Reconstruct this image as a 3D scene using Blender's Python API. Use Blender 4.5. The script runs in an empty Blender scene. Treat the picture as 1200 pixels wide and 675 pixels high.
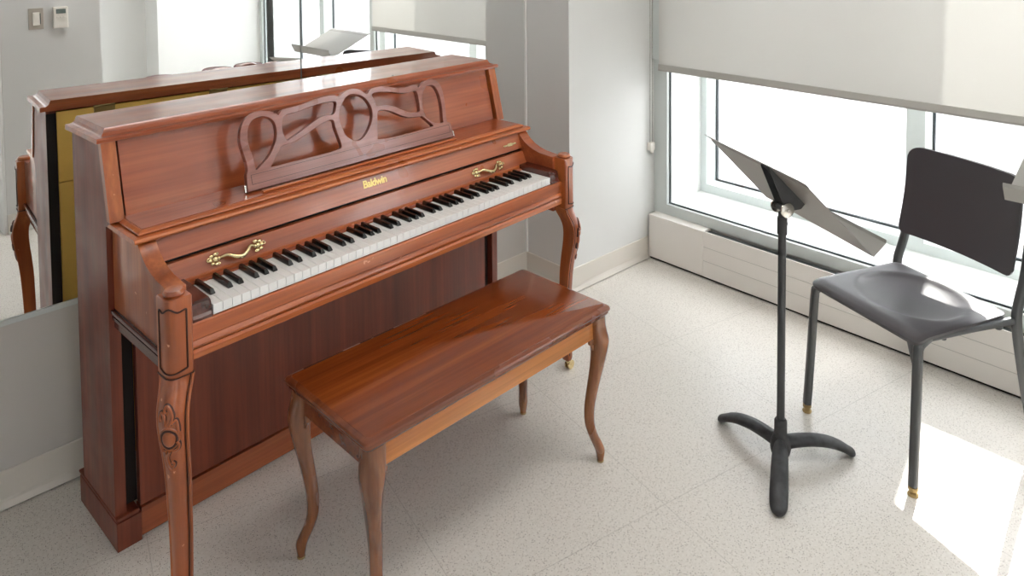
import bpy, bmesh, math, random
from mathutils import Vector, Matrix
random.seed(7)
S = bpy.context.scene
COL = S.collection

# ------------------------------------------------------------------ camera, world, sun, lights, exposure
CAM_H = 1.58066
YAW, PITCH, ROLL = .7379, .0456, -.0086
def cam_matrix():
    s, c = math.sin(YAW), math.cos(YAW)
    right = Vector((c, -s, 0)); fwd = Vector((s, c, 0)); up = Vector((0, 0, 1))
    f2 = fwd*math.cos(PITCH) - up*math.sin(PITCH); u2 = up*math.cos(PITCH) + fwd*math.sin(PITCH)
    r2 = right*math.cos(ROLL) + u2*math.sin(ROLL); u3 = u2*math.cos(ROLL) - right*math.sin(ROLL)
    M = Matrix.Identity(4)
    for i in range(3):
        M[i][0] = r2[i]; M[i][1] = u3[i]; M[i][2] = -f2[i]
    M[2][3] = CAM_H
    return M
cd = bpy.data.cameras.new('camera'); cam = bpy.data.objects.new('camera', cd); COL.objects.link(cam)
cam.matrix_world = cam_matrix()
cd.sensor_width = 36; cd.lens = 880.13*36/1200; cd.shift_y = -370.3/1200; cd.clip_start = .02
S.camera = cam
S.view_settings.view_transform = 'Standard'; S.view_settings.look = 'None'
S.view_settings.gamma = 1; S.view_settings.use_curve_mapping = False
S.view_settings.exposure = 0.15

SKY_STRENGTH, SUN_STRENGTH, CEIL_STRENGTH = 10.0, 13.0, 10
W = bpy.data.worlds.new('sky'); S.world = W; W.use_nodes = True
bg = W.node_tree.nodes['Background']; bg.inputs[0].default_value = (.97, .98, 1, 1); bg.inputs[1].default_value = SKY_STRENGTH
sd = bpy.data.lights.new('sun', 'SUN'); sd.energy = SUN_STRENGTH; sd.angle = math.radians(.6); sd.color = (1, .97, .92)
sun = bpy.data.objects.new('sun', sd); COL.objects.link(sun)
sun.rotation_euler = Vector((1, .2, .8)).to_track_quat('Z', 'Y').to_euler(); sun.location = (6, 2, 5)

# ------------------------------------------------------------------ materials
def srgb(r, g, b):
    f = lambda c: (c/255/12.92) if c/255 <= .04045 else ((c/255+.055)/1.055)**2.4
    return (f(r), f(g), f(b), 1)
def mat(name, col, rough=.5, metal=0, coat=0, spec=.5, coat_rough=.1):
    m = bpy.data.materials.new(name); m.use_nodes = True; b = m.node_tree.nodes['Principled BSDF']
    b.inputs['Base Color'].default_value = col; b.inputs['Roughness'].default_value = rough
    b.inputs['Metallic'].default_value = metal; b.inputs['Coat Weight'].default_value = coat
    b.inputs['Coat Roughness'].default_value = coat_rough; b.inputs['Specular IOR Level'].default_value = spec
    return m
def nd(m, t, **k):
    n = m.node_tree.nodes.new(t)
    for a, v in k.items(): setattr(n, a, v)
    return n
def lk(m, a, b): m.node_tree.links.new(a, b)
def ramp(m, stops):
    r = nd(m, 'ShaderNodeValToRGB'); e = r.color_ramp.elements
    while len(e) < len(stops): e.new(.5)
    for i, (p, c) in enumerate(stops): e[i].position = p; e[i].color = c
    return r
def painted(name, col, rough=.55, var=.03, scale=3):
    m = mat(name, col, rough); b = m.node_tree.nodes['Principled BSDF']
    tc = nd(m, 'ShaderNodeTexCoord'); n = nd(m, 'ShaderNodeTexNoise'); n.inputs['Scale'].default_value = scale
    n.inputs['Detail'].default_value = 5; lk(m, tc.outputs['Object'], n.inputs['Vector'])
    lo = tuple(c*(1-var) for c in col[:3])+(1,); hi = tuple(min(1, c*(1+var)) for c in col[:3])+(1,)
    r = ramp(m, [(.3, lo), (.7, hi)]); lk(m, n.outputs['Fac'], r.inputs[0]); lk(m, r.outputs[0], b.inputs['Base Color'])
    n2 = nd(m, 'ShaderNodeTexNoise'); n2.inputs['Scale'].default_value = 180; lk(m, tc.outputs['Object'], n2.inputs['Vector'])
    bp = nd(m, 'ShaderNodeBump'); bp.inputs['Strength'].default_value = .04; lk(m, n2.outputs['Fac'], bp.inputs['Height'])
    lk(m, bp.outputs[0], b.inputs['Normal'])
    return m
def wood(name, dark, mid, light, axis='X', rough=.34, coat=.8, fine=1.0, wear=.0):
    m = mat(name, mid, rough, coat=coat, coat_rough=.12); b = m.node_tree.nodes['Principled BSDF']
    tc = nd(m, 'ShaderNodeTexCoord'); mp = nd(m, 'ShaderNodeMapping')
    s = {'X': (.9, 16, 16), 'Y': (16, .9, 16), 'Z': (16, 16, .9)}[axis]
    mp.inputs['Scale'].default_value = tuple(v*fine for v in s); lk(m, tc.outputs['Object'], mp.inputs['Vector'])
    n = nd(m, 'ShaderNodeTexNoise'); n.inputs['Scale'].default_value = 1.3; n.inputs['Detail'].default_value = 6
    n.inputs['Roughness'].default_value = .5; n.inputs['Distortion'].default_value = .35
    lk(m, mp.outputs[0], n.inputs['Vector'])
    r = ramp(m, [(.22, dark), (.5, mid), (.78, light)]); lk(m, n.outputs['Fac'], r.inputs[0])
    mp2 = nd(m, 'ShaderNodeMapping'); s2 = {'X': (5, 190, 190), 'Y': (190, 5, 190), 'Z': (190, 190, 5)}[axis]
    mp2.inputs['Scale'].default_value = tuple(v*.45 for v in s2); lk(m, tc.outputs['Object'], mp2.inputs['Vector'])
    n2 = nd(m, 'ShaderNodeTexNoise'); n2.inputs['Scale'].default_value = 1.4; n2.inputs['Detail'].default_value = 3
    lk(m, mp2.outputs[0], n2.inputs['Vector'])
    r2 = ramp(m, [(.35, (.80, .77, .74, 1)), (.6, (1.03, 1.03, 1.03, 1))]); lk(m, n2.outputs['Fac'], r2.inputs[0])
    mx = nd(m, 'ShaderNodeMix', data_type='RGBA', blend_type='MULTIPLY'); mx.inputs[0].default_value = .8
    lk(m, r.outputs[0], mx.inputs[6]); lk(m, r2.outputs[0], mx.inputs[7])
    out = mx.outputs[2]
    if wear:
        n3 = nd(m, 'ShaderNodeTexNoise'); n3.inputs['Scale'].default_value = 38; n3.inputs['Detail'].default_value = 6
        lk(m, tc.outputs['Object'], n3.inputs['Vector'])
        r3 = ramp(m, [(.70, (0, 0, 0, 1)), (.73, (1, 1, 1, 1))]); lk(m, n3.outputs['Fac'], r3.inputs[0])
        mw = nd(m, 'ShaderNodeMix', data_type='RGBA'); lk(m, r3.outputs[0], mw.inputs[0])
        lk(m, out, mw.inputs[6]); mw.inputs[7].default_value = srgb(222, 150, 108); out = mw.outputs[2]
    lk(m, out, b.inputs['Base Color'])
    n4 = nd(m, 'ShaderNodeTexNoise'); n4.inputs['Scale'].default_value = 7; lk(m, tc.outputs['Object'], n4.inputs['Vector'])
    r4 = ramp(m, [(.3, (rough*.8,)*3+(1,)), (.7, (rough*1.25,)*3+(1,))]); lk(m, n4.outputs['Fac'], r4.inputs[0])
    lk(m, r4.outputs[0], b.inputs['Roughness'])
    return m
M = {}
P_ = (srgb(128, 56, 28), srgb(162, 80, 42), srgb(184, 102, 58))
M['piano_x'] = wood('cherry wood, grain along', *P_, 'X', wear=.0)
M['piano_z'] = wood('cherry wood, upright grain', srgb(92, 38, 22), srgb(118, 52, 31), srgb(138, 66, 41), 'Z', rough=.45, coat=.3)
M['piano_y'] = wood('cherry wood, grain front to back', *P_, 'Y')
M['piano_edge'] = wood('worn cherry edge', srgb(144, 66, 28), srgb(186, 98, 46), srgb(208, 124, 66), 'X', wear=.1)
M['piano_leg'] = wood('cherry leg wood', srgb(122, 54, 22), srgb(170, 88, 40), srgb(200, 118, 60), 'Z', wear=.1)
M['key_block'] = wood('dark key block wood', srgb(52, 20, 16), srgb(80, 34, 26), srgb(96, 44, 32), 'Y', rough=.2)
M['desk'] = wood('music desk wood', srgb(120, 66, 54), srgb(148, 88, 74), srgb(166, 106, 90), 'X', rough=.3)
M['bench_top'] = wood('bench top walnut', srgb(92, 38, 14), srgb(132, 62, 24), srgb(166, 90, 40), 'X', rough=.2, coat=.5, fine=.8)
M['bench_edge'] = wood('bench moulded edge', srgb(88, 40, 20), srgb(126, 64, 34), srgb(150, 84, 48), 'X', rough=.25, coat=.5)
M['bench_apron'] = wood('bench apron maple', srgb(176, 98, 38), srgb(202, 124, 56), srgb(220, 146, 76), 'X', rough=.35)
M['bench_leg'] = wood('bench leg wood', srgb(94, 50, 24), srgb(136, 80, 44), srgb(164, 106, 62), 'Z', rough=.25)
M['dark'] = mat('dark recess', srgb(20, 10, 8), .8)
M['groove'] = mat('dark groove and crevice shade', srgb(62, 26, 14), .6)  # dark grooves, and crevice shade painted round the knee carving
M['ivory'] = mat('white key plastic', srgb(240, 240, 238), .18, coat=.3)
M['ebony'] = mat('black key plastic', srgb(22, 20, 21), .25, coat=.3)
M['brass'] = mat('antique brass', srgb(212, 192, 146), .26, metal=1)
M['old_brass'] = mat('tarnished brass', srgb(168, 144, 98), .45, metal=.7)
M['gold'] = mat('gold leaf lettering', srgb(232, 204, 128), .35, metal=.6)
M['ochre'] = painted('ochre back board', srgb(240, 196, 100), .6, .05, 5)
M['nickel'] = mat('nickel', srgb(205, 203, 198), .25, metal=1)
M['black_metal'] = painted('black powder coated steel', srgb(58, 60, 63), .42, .15, 30)
M['iron'] = painted('scuffed black cast iron', srgb(52, 53, 56), .5, .35, 60)
M['grey_desk'] = mat('grey satin metal desk', srgb(150, 148, 144), .38, metal=.15)
M['shell'] = mat('charcoal plastic shell', srgb(66, 63, 67), .34)
M['frame_tube'] = mat('charcoal enamel tube', srgb(72, 74, 76), .3)
M['burgundy'] = mat('burgundy vinyl', srgb(98, 46, 48), .5)
M['wall'] = painted('pale grey wall paint', srgb(214, 214, 212), .55, .012)
M['wall_mirror'] = painted('grey wall paint', srgb(198, 194, 189), .55, .012)
M['white_wall'] = painted('white wall paint', srgb(236, 236, 234), .55, .01)
M['base'] = painted('cream vinyl baseboard', srgb(214, 208, 199), .4, .02)
M['base_cap'] = mat('baseboard edge highlight', srgb(230, 226, 216), .4)
M['white_metal'] = painted('white enamel heater', srgb(232, 228, 222), .35, .01)
M['groove_grey'] = mat('heater panel groove', srgb(196, 192, 186), .5)
M['slot'] = mat('heater slot grey', srgb(92, 98, 98), .5)
M['alu'] = mat('painted aluminium frame', srgb(206, 212, 210), .35)
M['alu_teal'] = mat('pale green-grey frame', srgb(222, 229, 228), .35)
M['sill'] = mat('white sill', srgb(238, 240, 238), .4)
M['gasket'] = mat('black window gasket', srgb(58, 66, 70), .6)
M['added_wall'] = painted('white rendered wall outside', srgb(238, 238, 240), .8, .02)  # for the invented walls and parapet outside
M['added_paving'] = painted('light concrete', srgb(225, 225, 222), .8, .04)  # for the invented ground outside
M['plastic'] = mat('off-white switch plastic', srgb(238, 234, 226), .35)
M['plate'] = mat('satin switch plate', srgb(188, 182, 172), .35, metal=.3)
M['screen'] = mat('lcd grey-green', srgb(100, 112, 108), .3)
M['bar'] = mat('shade hem bar', srgb(178, 176, 170), .5)
M['mirror'] = mat('mirror silvering', (.93, .94, .935, 1), 0.0, metal=1)
M['mirror_edge'] = mat('mirror edge', srgb(168, 176, 176), .2)

# glass: thin, mostly clear
g = bpy.data.materials.new('window glass'); g.use_nodes = True; g.node_tree.nodes.clear()
tr = nd(g, 'ShaderNodeBsdfTransparent'); tr.inputs[0].default_value = (.972, .975, .972, 1)
gl = nd(g, 'ShaderNodeBsdfGlossy'); gl.inputs['Roughness'].default_value = .01
lw = nd(g, 'ShaderNodeLayerWeight'); lw.inputs[0].default_value = .5
pw = nd(g, 'ShaderNodeMath', operation='POWER'); lk(g, lw.outputs['Facing'], pw.inputs[0]); pw.inputs[1].default_value = 5
fr = nd(g, 'ShaderNodeMath', operation='MULTIPLY_ADD'); lk(g, pw.outputs[0], fr.inputs[0]); fr.inputs[1].default_value = .6; fr.inputs[2].default_value = .025
mx = nd(g, 'ShaderNodeMixShader'); lk(g, fr.outputs[0], mx.inputs[0]); lk(g, tr.outputs[0], mx.inputs[1]); lk(g, gl.outputs[0], mx.inputs[2])
o = nd(g, 'ShaderNodeOutputMaterial'); lk(g, mx.outputs[0], o.inputs[0]); M['glass'] = g
# roller shade fabric: woven, lets some light and sight through
f = bpy.data.materials.new('roller shade fabric'); f.use_nodes = True; f.node_tree.nodes.clear()
tr = nd(f, 'ShaderNodeBsdfTransparent'); tr.inputs[0].default_value = (1, .98, .95, 1)
tl = nd(f, 'ShaderNodeBsdfTranslucent'); tl.inputs[0].default_value = srgb(205, 205, 203)
df = nd(f, 'ShaderNodeBsdfDiffuse'); df.inputs[0].default_value = srgb(228, 226, 221)
tc = nd(f, 'ShaderNodeTexCoord'); wv = nd(f, 'ShaderNodeTexNoise'); wv.inputs['Scale'].default_value = 400; lk(f, tc.outputs['Object'], wv.inputs['Vector'])
m1 = nd(f, 'ShaderNodeMixShader'); m1.inputs[0].default_value = .66; lk(f, tl.outputs[0], m1.inputs[1]); lk(f, df.outputs[0], m1.inputs[2])
m2 = nd(f, 'ShaderNodeMixShader'); m2.inputs[0].default_value = .045; lk(f, m1.outputs[0], m2.inputs[1]); lk(f, tr.outputs[0], m2.inputs[2])
o = nd(f, 'ShaderNodeOutputMaterial'); lk(f, m2.outputs[0], o.inputs[0]); M['fabric'] = f
# speckled vinyl tile floor, tile grid turned 10.7 degrees
m = mat('speckled vinyl tile', srgb(206, 202, 193), .3, spec=.45); b = m.node_tree.nodes['Principled BSDF']
tc = nd(m, 'ShaderNodeTexCoord'); mp = nd(m, 'ShaderNodeMapping')
mp.inputs['Rotation'].default_value = (0, 0, math.radians(10.7)); lk(m, tc.outputs['Object'], mp.inputs['Vector'])
v = nd(m, 'ShaderNodeTexVoronoi'); v.inputs['Scale'].default_value = 230; lk(m, mp.outputs[0], v.inputs['Vector'])
rv = ramp(m, [(.0, (1, 1, 1, 1)), (.22, (1, 1, 1, 1)), (.36, (0, 0, 0, 1))]); lk(m, v.outputs['Distance'], rv.inputs[0])
sepc = nd(m, 'ShaderNodeSeparateColor'); lk(m, v.outputs['Color'], sepc.inputs[0])
thr = nd(m, 'ShaderNodeMath', operation='GREATER_THAN'); thr.inputs[1].default_value = .48; lk(m, sepc.outputs[0], thr.inputs[0])
mul = nd(m, 'ShaderNodeMath', operation='MULTIPLY'); lk(m, thr.outputs[0], mul.inputs[0]); lk(m, rv.outputs[0], mul.inputs[1])
spc = ramp(m, [(0, srgb(138, 128, 118)), (.35, srgb(168, 156, 144)), (.6, srgb(112, 106, 102)), (1, srgb(188, 176, 164))]); lk(m, sepc.outputs[1], spc.inputs[0])
n1 = nd(m, 'ShaderNodeTexNoise'); n1.inputs['Scale'].default_value = 140; n1.inputs['Detail'].default_value = 6; lk(m, tc.outputs['Object'], n1.inputs['Vector'])
rb = ramp(m, [(.3, srgb(208, 203, 195)), (.55, srgb(217, 212, 205)), (.75, srgb(224, 220, 214))]); lk(m, n1.outputs['Fac'], rb.inputs[0])
mA = nd(m, 'ShaderNodeMix', data_type='RGBA'); lk(m, mul.outputs[0], mA.inputs[0]); lk(m, rb.outputs[0], mA.inputs[6]); lk(m, spc.outputs[0], mA.inputs[7])
sp = nd(m, 'ShaderNodeSeparateXYZ'); lk(m, mp.outputs[0], sp.inputs[0])
masks = []
# seams measured in the turned frame: offsets set below
SEAM = .62
def rot_(x, y):
    a = math.radians(10.7); return (x*math.cos(a)-y*math.sin(a), x*math.sin(a)+y*math.cos(a))
ox = rot_(2.435, 1.95)[0] % SEAM; oy = rot_(1.96, 1.163)[1] % SEAM
for k, off in ((0, ox), (1, oy)):
    a1 = nd(m, 'ShaderNodeMath', operation='SUBTRACT'); lk(m, sp.outputs[k], a1.inputs[0]); a1.inputs[1].default_value = off - SEAM/2
    a2 = nd(m, 'ShaderNodeMath', operation='FLOORED_MODULO'); lk(m, a1.outputs[0], a2.inputs[0]); a2.inputs[1].default_value = SEAM
    a3 = nd(m, 'ShaderNodeMath', operation='SUBTRACT'); lk(m, a2.outputs[0], a3.inputs[0]); a3.inputs[1].default_value = SEAM/2
    a4 = nd(m, 'ShaderNodeMath', operation='ABSOLUTE'); lk(m, a3.outputs[0], a4.inputs[0])
    a5 = nd(m, 'ShaderNodeMath', operation='LESS_THAN'); lk(m, a4.outputs[0], a5.inputs[0]); a5.inputs[1].default_value = .0011
    masks.append(a5)
mm = nd(m, 'ShaderNodeMath', operation='MAXIMUM'); lk(m, masks[0].outputs[0], mm.inputs[0]); lk(m, masks[1].outputs[0], mm.inputs[1])
ms = nd(m, 'ShaderNodeMath', operation='MULTIPLY'); ms.inputs[1].default_value = .3; lk(m, mm.outputs[0], ms.inputs[0])
mB = nd(m, 'ShaderNodeMix', data_type='RGBA'); lk(m, ms.outputs[0], mB.inputs[0]); lk(m, mA.outputs[2], mB.inputs[6]); mB.inputs[7].default_value = srgb(112, 104, 96)
lk(m, mB.outputs[2], b.inputs['Base Color']); M['floor'] = m

# ------------------------------------------------------------------ mesh helpers
def box(bm, x0, x1, y0, y1, z0, z1, bev=0, mi=0):
    x0, x1 = min(x0, x1), max(x0, x1); y0, y1 = min(y0, y1), max(y0, y1); z0, z1 = min(z0, z1), max(z0, z1)
    vs = [bm.verts.new((x, y, z)) for z in (z0, z1) for x, y in ((x0, y0), (x1, y0), (x1, y1), (x0, y1))]
    fs = [bm.faces.new([vs[i] for i in q]) for q in ((3, 2, 1, 0), (4, 5, 6, 7), (0, 1, 5, 4), (1, 2, 6, 5), (2, 3, 7, 6), (3, 0, 4, 7))]
    for f_ in fs: f_.material_index = mi
    if bev:
        es = list({e for f_ in fs for e in f_.edges})
        r = bmesh.ops.bevel(bm, geom=es, offset=bev, segments=2, profile=.6, affect='EDGES', clamp_overlap=True)
        for f_ in r['faces']: f_.material_index = mi
    return bm
def prism(bm, pts, axis, a, b, bev=0, mi=0):
    """pts: outline in the two other axes, extruded along axis from a to b"""
    def P(p, t):
        return {'X': (t, p[0], p[1]), 'Y': (p[0], t, p[1]), 'Z': (p[0], p[1], t)}[axis]
    va = [bm.verts.new(P(p, a)) for p in pts]; vb = [bm.verts.new(P(p, b)) for p in pts]
    fs = [bm.faces.new(va), bm.faces.new(vb[::-1])]
    n = len(pts)
    for i in range(n): fs.append(bm.faces.new([va[i], vb[i], vb[(i+1) % n], va[(i+1) % n]]))
    for f_ in fs: f_.material_index = mi
    if bev:
        es = list({e for f_ in fs[:2] for e in f_.edges})
        bmesh.ops.bevel(bm, geom=es, offset=bev, segments=2, profile=.6, affect='EDGES', clamp_overlap=True)
    return bm
def loft(bm, rings, cap=True, mi=0):
    R = [[bm.verts.new(p) for p in r] for r in rings]; n = len(R[0])
    for a, b in zip(R, R[1:]):
        for i in range(n):
            f_ = bm.faces.new([a[i], a[(i+1) % n], b[(i+1) % n], b[i]]); f_.material_index = mi; f_.smooth = True
    if cap:
        for r in (R[0][::-1], R[-1]):
            f_ = bm.faces.new(r); f_.material_index = mi
    return bm
def tube(bm, pts, rad, n=12, sq=None, mi=0):
    """round tube through pts; rad a number or list; sq = superellipse exponent for squarish tubes"""
    pts = [Vector(p) for p in pts]; rings = []
    if not isinstance(rad, (list, tuple)): rad = [rad]*len(pts)
    t0 = (pts[1]-pts[0]).normalized(); ref = Vector((0, 0, 1)) if abs(t0.z) < .9 else Vector((0, 1, 0))
    u = t0.cross(ref).normalized()
    for i, p in enumerate(pts):
        t = (pts[min(i+1, len(pts)-1)] - pts[max(i-1, 0)]).normalized()
        u = (u - t*u.dot(t)).normalized(); w = t.cross(u)
        ring = []
        for k in range(n):
            a = 2*math.pi*(k+.5)/n; c, s = math.cos(a), math.sin(a)
            if sq: c, s = math.copysign(abs(c)**sq, c), math.copysign(abs(s)**sq, s)
            ring.append(p + (u*c + w*s)*rad[i])
        rings.append(ring)
    return loft(bm, rings, mi=mi)
def lathe(bm, prof, c=(0, 0, 0), n=24, mi=0):
    rings = [[(c[0]+r*math.cos(2*math.pi*k/n), c[1]+r*math.sin(2*math.pi*k/n), c[2]+z) for k in range(n)] for r, z in prof]
    return loft(bm, rings, mi=mi)
def ball(bm, c, r, sc=(1, 1, 1), seg=12, mi=0):
    res = bmesh.ops.create_uvsphere(bm, u_segments=seg, v_segments=seg//2+2, radius=r)
    for v_ in res['verts']:
        v_.co = Vector((v_.co.x*sc[0]+c[0], v_.co.y*sc[1]+c[1], v_.co.z*sc[2]+c[2]))
        for f_ in v_.link_faces: f_.material_index = mi; f_.smooth = True
    return bm
def cat(pts, n=6):
    """Catmull-Rom through pts"""
    P = [Vector(p) for p in pts]; out = []
    for i in range(len(P)-1):
        a, b, c, d = P[max(i-1, 0)], P[i], P[i+1], P[min(i+2, len(P)-1)]
        for k in range(n):
            t = k/n; out.append(.5*((2*b)+(c-a)*t+(2*a-5*b+4*c-d)*t*t+(3*b-a-3*c+d)*t**3))
    out.append(P[-1]); return out
def cat_closed(pts, n=5):
    P = [Vector(p) for p in pts]; L = len(P); out = []
    for i in range(L):
        a, b, c, d = P[i-1], P[i], P[(i+1) % L], P[(i+2) % L]
        for k in range(n):
            t = k/n; out.append(.5*((2*b)+(c-a)*t+(2*a-5*b+4*c-d)*t*t+(3*b-a-3*c+d)*t**3))
    return out
def B(): return bmesh.new()
def obj(name, bm, mats, parent=None, smooth=False, sharp=35):
    me = bpy.data.meshes.new(name)
    bmesh.ops.recalc_face_normals(bm, faces=bm.faces)
    bm.to_mesh(me); bm.free()
    for mm_ in (mats if isinstance(mats, (list, tuple)) else [mats]): me.materials.append(M[mm_] if isinstance(mm_, str) else mm_)
    if smooth:
        for p in me.polygons: p.use_smooth = True
        me.set_sharp_from_angle(angle=math.radians(sharp))
    o_ = bpy.data.objects.new(name, me); COL.objects.link(o_)
    if parent: o_.parent = parent
    return o_
def tag(o_, label=None, category=None, group=None, kind=None):
    if label: o_['label'] = label
    if category: o_['category'] = category
    if group: o_['group'] = group
    if kind: o_['kind'] = kind
    return o_
def empty(name, loc, rz, label, category, group=None):
    e = bpy.data.objects.new(name, None); COL.objects.link(e); e.location = loc; e.rotation_euler = (0, 0, rz); e.empty_display_size = .1
    return tag(e, label, category, group)
def struct(name, bm, mats, label=None, smooth=False, parent=None):
    o_ = obj(name, bm, mats, parent, smooth); tag(o_, label, None, None, 'structure'); return o_
def curve_mesh(cu, name, mats, parent):
    tmp = bpy.data.objects.new('tmp', cu); COL.objects.link(tmp)
    dg = bpy.context.evaluated_depsgraph_get(); me = bpy.data.meshes.new_from_object(tmp.evaluated_get(dg))
    me.name = name; bpy.data.objects.remove(tmp); me.materials.clear()
    me.materials.append(M[mats]); o_ = bpy.data.objects.new(name, me); COL.objects.link(o_); o_.parent = parent; return o_

# ------------------------------------------------------------------ room
TH = .03
def wy(x): return 2.462 + TH*(x-.2)          # mirror wall line
XL, XC0, XW = -1.3, 2.378, 3.0               # left wall, pillar face side, window wall plane
ZC = 2.75
bm = B(); box(bm, XL-.1, XW+.12, -2.9, 2.75, -.12, 0); struct('floor', bm, 'floor', 'speckled off-white vinyl tile floor of the practice room')
bm = B(); box(bm, XL-.1, XW+.12, -2.9, 2.75, ZC, ZC+.12); struct('ceiling', bm, 'white_wall')
bm = B(); prism(bm, [(XL, wy(XL)), (XC0+.02, wy(XC0+.02)), (XC0+.02, 2.75), (XL, 2.75)], 'Z', 0, ZC); struct('wall_back', bm, 'wall_mirror', 'grey wall behind the piano, mirrored above knee height')
bm = B(); box(bm, XC0, XW+.12, 2.25, 2.75, 0, ZC); struct('wall_pillar', bm, 'wall', 'pale grey wall block between mirror and window')
bm = B(); box(bm, XL-.1, XL, -2.9, 2.75, 0, ZC); struct('wall_left', bm, 'wall')
bm = B(); box(bm, .80, 1.29, -1.62, .15, 0, ZC); struct('wall_switch', bm, 'wall', 'pale grey wall end carrying the switch and thermostat')
bm = B(); box(bm, XL, .80, -2.9, -2.8, 0, ZC); struct('wall_hall', bm, 'wall')
bm = B(); box(bm, 1.29, XW+.12, -1.62, -1.5, 0, ZC); struct('wall_rear', bm, 'wall')
bm = B(); box(bm, 2.13, XW+.12, -1.5, -1.25, 0, ZC); struct('wall_rear_block', bm, 'white_wall', 'white projecting wall block beside the far window')
bm = B(); box(bm, 3.0, 3.12, -1.62, 2.75, 0, .235); box(bm, 3.0, 3.12, -1.62, 2.75, 2.55, ZC); struct('wall_window', bm, 'wall')
# baseboards, cream vinyl with a pale toe
def baseboard(name, p0, p1, h=.108):
    p0, p1 = Vector((*p0, 0)), Vector((*p1, 0)); d = (p1-p0).normalized(); n = Vector((-d.y, d.x, 0))
    prof = [(0, .004), (.014, .004), (.011, .010), (.006, .020), (.004, .028), (.004, h-.003), (.0025, h), (0, h)]
    bm = B(); va = [bm.verts.new(p0+n*a+Vector((0, 0, z))) for a, z in prof]; vb = [bm.verts.new(p1+n*a+Vector((0, 0, z))) for a, z in prof]
    k = len(prof)
    for i in range(k):
        bm.faces.new([va[i], va[(i+1) % k], vb[(i+1) % k], vb[i]])
    bm.faces.new(va); bm.faces.new(vb[::-1])
    struct(name, bm, 'base')
baseboard('baseboard_back', (XC0, wy(XC0)), (XL, wy(XL)))
baseboard('baseboard_pillar_side', (XC0, 2.25), (XC0, wy(XC0)))
baseboard('baseboard_pillar', (2.935, 2.25), (XC0-.004, 2.25))
baseboard('baseboard_switch', (.80, .15), (1.29, .15))
# doorway trim at the end of the switch wall
bm = B(); box(bm, .785, .7995, -.1, .15, 0, 2.15, .003); struct('trim_1', bm, 'white_wall')
# trim strip where the mirror meets the pillar
bm = B(); box(bm, XC0-.012, XC0-.001, wy(XC0)-.012, wy(XC0)-.0005, .11, 2.3, .002); struct('trim_2', bm, 'white_wall')

# ------------------------------------------------------------------ mirror panels on the back wall
def mirror_panel(x0, x1, label):
    ang = math.atan(TH); e = empty('mirror_panel', (x0, wy(x0), 0), ang, label, 'mirror', 'wall mirror panels behind the piano')
    L = (x1-x0)/math.cos(ang)
    bm = B(); box(bm, .002, L-.002, -.0065, -.0005, .535, 2.3); 
    for f_ in bm.faces: f_.material_index = 0 if abs(f_.normal.y) > .9 else 1
    bm.normal_update()
    for f_ in bm.faces: f_.material_index = 0 if f_.normal.y < -.9 else 1
    obj('mirror_glass', bm, ['mirror', 'mirror_edge'], e)
    bm = B(); box(bm, 0, L, -.011, -.0004, .519, .534, .001); obj('bottom_channel', bm, 'alu', e)
    return e
mirror_panel(1.236, XC0-.013, 'wall mirror panel reaching the pillar, right of the vertical seam')
mirror_panel(.094, 1.236, 'wall mirror panel behind the piano, left of the vertical seam')
mirror_panel(-1.05, .094, 'wall mirror panel past the left end of the piano')

# ------------------------------------------------------------------ windows
# inner frame plane x = 3.0, outer glazing x = 3.3 .. 3.42
YJ = 2.19
bm = B()
box(bm, 2.985, 3.03, 2.172, 2.2495, .222, 2.56); box(bm, 2.985, 3.03, -1.25, 2.172, .222, .272)
box(bm, 2.985, 3.03, -1.25, 2.172, 2.48, 2.56); box(bm, 2.985, 3.03, .405, .455, .272, 2.48); box(bm, 2.985, 3.03, -1.25, -1.20, .272, 2.48)
wf = struct('window_1', bm, 'alu', 'wide window with pale metal frame above the white heater')
bm = B()
for y0, y1 in ((.455, 2.172), (-1.20, .405)):
    box(bm, 3.004, 3.012, y0, y0+.006, .272, 2.48); box(bm, 3.004, 3.012, y1-.006, y1, .272, 2.48)
    box(bm, 3.004, 3.012, y0, y1, .272, .278); box(bm, 3.004, 3.012, y0, y1, 2.474, 2.48)
obj('gasket', bm, 'gasket', wf)
bm = B(); box(bm, 3.006, 3.010, .461, 2.166, .278, 2.474); box(bm, 3.006, 3.010, -1.194, .399, .278, 2.474); obj('window_glass', bm, 'glass', wf)
bm = B(); box(bm, 3.03, 3.3, -1.5, 2.26, .235, .262); obj('window_sill', bm, 'sill', wf)
bm = B(); box(bm, 3.03, 3.3, YJ, 2.26, .262, 2.56); box(bm, 3.03, 3.3, -1.5, -1.25, .262, 2.56); box(bm, 3.03, 3.3, -1.5, 2.26, 2.5, 2.56); obj('window_reveal', bm, 'sill', wf)
bm = B()
box(bm, 3.3, 3.42, 2.155, 2.30, .2, 2.6); box(bm, 3.3, 3.42, -1.6, 2.155, .2, .305); box(bm, 3.3, 3.42, -1.6, 2.155, 2.45, 2.6)
for yc in (1.155, .12, -.75): box(bm, 3.3, 3.42, yc-.037, yc+.037, .305, 2.45)
box(bm, 3.3, 3.42, -1.6, -1.25, .305, 2.45)
obj('outer_frame', bm, 'alu_teal', wf)
bm = B()
ys = [2.155, 1.192, 1.118, .157, .083, -.713, -.787, -1.25]
for k in range(0, 8, 2):
    y1, y0 = ys[k], ys[k+1]
    box(bm, 3.385, 3.40, y0, y0+.008, .305, 2.45); box(bm, 3.385, 3.40, y1-.008, y1, .305, 2.45); box(bm, 3.385, 3.40, y0, y1, .305, .313)
obj('outer_gasket', bm, 'gasket', wf)
bm = B()
for k in range(0, 8, 2): box(bm, 3.388, 3.396, ys[k+1]+.006, ys[k]-.006, .311, 2.45)
obj('outer_glass', bm, 'glass', wf)

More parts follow.
